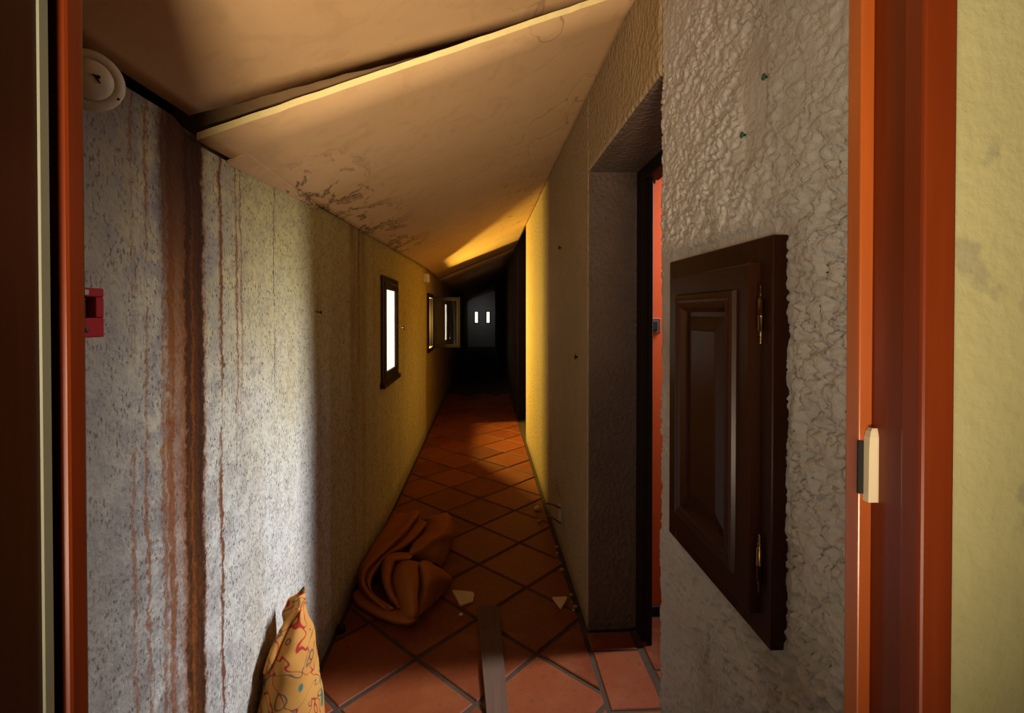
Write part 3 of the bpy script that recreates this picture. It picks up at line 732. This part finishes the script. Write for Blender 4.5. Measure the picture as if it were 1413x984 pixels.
PRINT = [[(-0.615,1.690,0.551),(-0.608,1.680,0.557),(-0.604,1.675,0.560),(-0.604,1.680,0.555),(-0.606,1.690,0.546)],
  [(-0.632,1.680,0.540),(-0.614,1.650,0.561),(-0.602,1.645,0.562),(-0.597,1.660,0.553),(-0.605,1.690,0.532)],
  [(-0.638,1.680,0.511),(-0.615,1.640,0.536),(-0.600,1.630,0.542),(-0.596,1.650,0.529),(-0.603,1.690,0.507)],
  [(-0.640,1.670,0.496),(-0.613,1.630,0.523),(-0.594,1.615,0.532),(-0.590,1.640,0.515),(-0.596,1.690,0.483)],
  [(-0.653,1.660,0.477),(-0.617,1.615,0.506),(-0.589,1.600,0.513),(-0.580,1.630,0.494),(-0.587,1.700,0.444)],
  [(-0.668,1.630,0.447),(-0.625,1.585,0.476),(-0.588,1.570,0.481),(-0.570,1.610,0.457),(-0.580,1.700,0.398)],
  [(-0.678,1.600,0.424),(-0.634,1.560,0.447),(-0.587,1.550,0.449),(-0.563,1.600,0.417),(-0.574,1.700,0.345)],
  [(-0.686,1.575,0.396),(-0.637,1.535,0.421),(-0.585,1.530,0.422),(-0.560,1.590,0.377),(-0.566,1.700,0.299)],
  [(-0.688,1.550,0.353),(-0.639,1.510,0.382),(-0.586,1.515,0.376),(-0.554,1.580,0.325),(-0.558,1.700,0.234)],
  [(-0.688,1.520,0.266),(-0.639,1.480,0.281),(-0.580,1.490,0.255),(-0.541,1.560,0.200),(-0.541,1.700,0.117)],
  [(-0.688,1.500,0.158),(-0.637,1.460,0.143),(-0.573,1.470,0.112),(-0.532,1.550,0.062),(-0.534,1.700,0.004)]]
ROLL = [(-0.596,1.625,0.538),(-0.614,1.620,0.518),(-0.632,1.610,0.498),(-0.643,1.590,0.476),(-0.651,1.565,0.454),(-0.657,1.540,0.430),(-0.669,1.530,0.399)]

bm = bmesh.new()
for s in FELT: add_sheet(bm, s, 4)
bmesh.ops.recalc_face_normals(bm, faces=bm.faces)
for v in bm.verts:
    n_ = noise.noise_vector(v.co*9)*.006; v.co += n_; v.co.x = max(v.co.x, -.684); v.co.z = max(v.co.z, .0045)
fo = obj('felt_blanket', bm, MAT['felt'], None, None, 'crumpled orange-brown felt blanket heaped on the tiles against the left wall', 'blanket')
md = fo.modifiers.new('thickness', 'SOLIDIFY'); md.thickness = .009; md.offset = -1 if False else 0
md = fo.modifiers.new('soft', 'SUBSURF'); md.levels = 1; md.render_levels = 1
# ---- printed cloth bundle
bm = bmesh.new()
rows = []
PRINT.insert(0, [(-.608, 1.690, .574), (-.606, 1.686, .577), (-.604, 1.682, .579), (-.603, 1.684, .577), (-.604, 1.690, .574)])
for r in PRINT:
    a, b = r[0], r[-1]; z = (a[2]+b[2])/2
    k = min(1, len(rows)/4); bx = (1-k)*(min(p[0] for p in r)-.004)-.672*k
    rows.append([tuple(p) for p in r]+[(bx, b[1]+.002, z), (bx, (a[1]+b[1])/2, z)])
add_sheet(bm, rows, 5, True)
bmesh.ops.remove_doubles(bm, verts=bm.verts, dist=1e-4)
bmesh.ops.holes_fill(bm, edges=[e for e in bm.edges if e.is_boundary], sides=200)
bmesh.ops.recalc_face_normals(bm, faces=bm.faces)
for v in bm.verts: v.co += noise.noise_vector(v.co*14)*.008*min(1, max(.25, (.57-v.co.z)*6)); v.co.x = max(v.co.x, -.692); v.co.z = max(v.co.z, .001)
pc = obj('printed_cloth', bm, MAT['print'], None, None, 'yellow cotton cloth with red and green scroll print, bunched upright against left wall', 'cloth')
R = catmull([Vector(p) for p in ROLL], 4); n_ = len(R)
sub('rolled_hem', tube(R, [.006+.008*math.sin(PI*i/(n_-1))**.7 for i in range(n_)], 10), MAT['print'], pc)

# ---- plank, shards, crumbs
def slab(poly, z0, z1, name, mat, label, cat, group=None, bev=.002):
    bm = prism(poly if parea(poly) > 0 else poly[::-1], z0, z1)
    if bev: bmesh.ops.bevel(bm, geom=list(bm.edges), offset=bev, segments=1, affect='EDGES')
    return obj(name, bm, mat, None, None, label, cat, group)
slab([(-.037, 2.478), (.030, 2.486), (.052, 2.470), (.075, 2.474), (.092, 1.70), (.015, 1.69)], .003, .022, 'wooden_plank', MAT['grey_plank'], 'worn grey-brown plank lying on the tiles in the middle of the corridor', 'plank')
slab([(-.172, 2.646), (-.122, 2.507), (-.057, 2.541), (-.052, 2.60), (-.06, 2.622)], .002, .013, 'plaster_shard', MAT['shard_plaster'], 'five-sided cream plaster shard on the floor beside the felt blanket', 'shard', bev=.0015)
slab([(.356, 2.552), (.386, 2.450), (.430, 2.53), (.434, 2.556)], .002, .012, 'plaster_shard', MAT['shard_plaster'], 'triangular cream plaster shard on the floor near the right wall', 'shard', bev=.0015)
def stone(name, x, y, r, label, mat, group=None, cat='rubble', z=None):
    bm = bmesh.new(); bmesh.ops.create_icosphere(bm, subdivisions=2, radius=r)
    sd = Vector((x*91, y*57, 3))
    for v in bm.verts: v.co *= 1+.45*noise.noise(v.co/r*1.1+sd); v.co.z *= .7
    zm = min(v.co.z for v in bm.verts)
    for v in bm.verts: v.co += Vector((x, y, -zm+.001))
    return obj(name, bm, mat, None, None, label, cat, group)
stone('plaster_lump', .405, 3.72, .028, 'pale plaster lump on the tiles below the torn wires', MAT['shard_plaster'])
stone('plaster_lump', .395, 3.50, .016, 'small dark pebble of mortar in front of the pale lump', MAT['rubble'])
stone('plaster_lump', -.115, 2.43, .010, 'tiny pale chip in the joint left of the plank', MAT['shard_plaster'])
for i in range(9):
    y = random.uniform(2.42, 3.45); stone('plaster_crumb', random.uniform(.44, .466), y, random.uniform(.006, .014), 'crumb of plaster along the foot of the right wall', MAT['rubble'], 'crumbs along the right wall')
ds = thing('door_bumper', 'small black rubber door bumper at the foot of the left wall', 'bumper', (-.67, 2.345, 0))
child('cap', lathe([(.020, 0), (.021, .004), (.019, .030), (.012, .036), (.001, .038)], (-.672, 2.34, .001), (0, 0, 1), 18), MAT['black'], ds)
# ---- torn socket with wires
ts = thing('torn_socket', 'torn out wall socket with bent wires low on the right wall', 'socket', (.485, 3.0, .17))
child('back_plate', box(.470, .487, 2.980, 2.992, .165, .325, .001), plain('grey_plastic', (.30, .27, .20), .6, .3), ts)
child('plaster_patch', prism([(.478, 3.0), (.487, 3.0), (.487, 3.16), (.478, 3.13)], .17, .27), MAT['shard_plaster'], ts)
bm = bmesh.new(); add_poly(bm, [(.478, 3.27, .385), (.486, 3.0, .33), (.486, 3.25, .27)]); r_ = bmesh.ops.extrude_face_region(bm, geom=bm.faces[:])
for v in [g for g in r_['geom'] if isinstance(g, bmesh.types.BMVert)]: v.co.x += .006
bmesh.ops.recalc_face_normals(bm, faces=bm.faces); child('torn_edge', bm, MAT['rubble'], ts)
child('wire', tube(catmull([Vector(p) for p in ((.486, 3.0, .292), (.455, 3.02, .300), (.42, 3.05, .305), (.385, 3.08, .298))], 4), .006, 8), MAT['wire_copper'], ts)
child('wire', tube(catmull([Vector(p) for p in ((.486, 3.0, .195), (.452, 3.02, .212), (.418, 3.06, .220), (.395, 3.09, .214))], 4), .006, 8), MAT['wire_copper'], ts)
# ---- nails, hooks and plugs
def nail(name, p, ax, r, ln, mat, label, cat='nail'):
    return obj(name, lathe([(r*.5, 0), (r*.5, ln*.8), (r*1.3, ln*.82), (r*1.3, ln), (r*.5, ln*1.05)], p, ax, 10), mat, None, None, label, cat)
nail('wall_nail', (-.702, 2.094, 1.506), (1, 0, -.15), .005, .025, MAT['black'], 'bent dark nail sticking out of the left wall')
nail('wall_hook', (.492, 3.096, 1.912), (-1, 0, 0), .010, .022, MAT['black'], 'black hook near the ceiling on the yellow-lit right wall', 'hook')
nail('wall_hook', (.492, 2.536, 1.27), (-1, 0, .1), .010, .022, MAT['black'], 'black hook at mid height on the right wall beside the reveal', 'hook')
nail('wall_screw', (.492, 1.95, 2.185), (-1, 0, 0), .007, .014, plain('zinc', (.5, .48, .42), .4, .5, metal=1), 'grey screw head above the side doorway', 'screw')
nail('wall_plug', (.494, .838, 1.911), (-1, 0, 0), .0045, .009, MAT['green_plug'], 'upper of two green wall plugs in the scraped stucco patch', 'plug')
nail('wall_plug', (.494, .910, 1.836), (-1, 0, 0), .0045, .009, MAT['green_plug'], 'lower of two green wall plugs in the scraped stucco patch', 'plug')
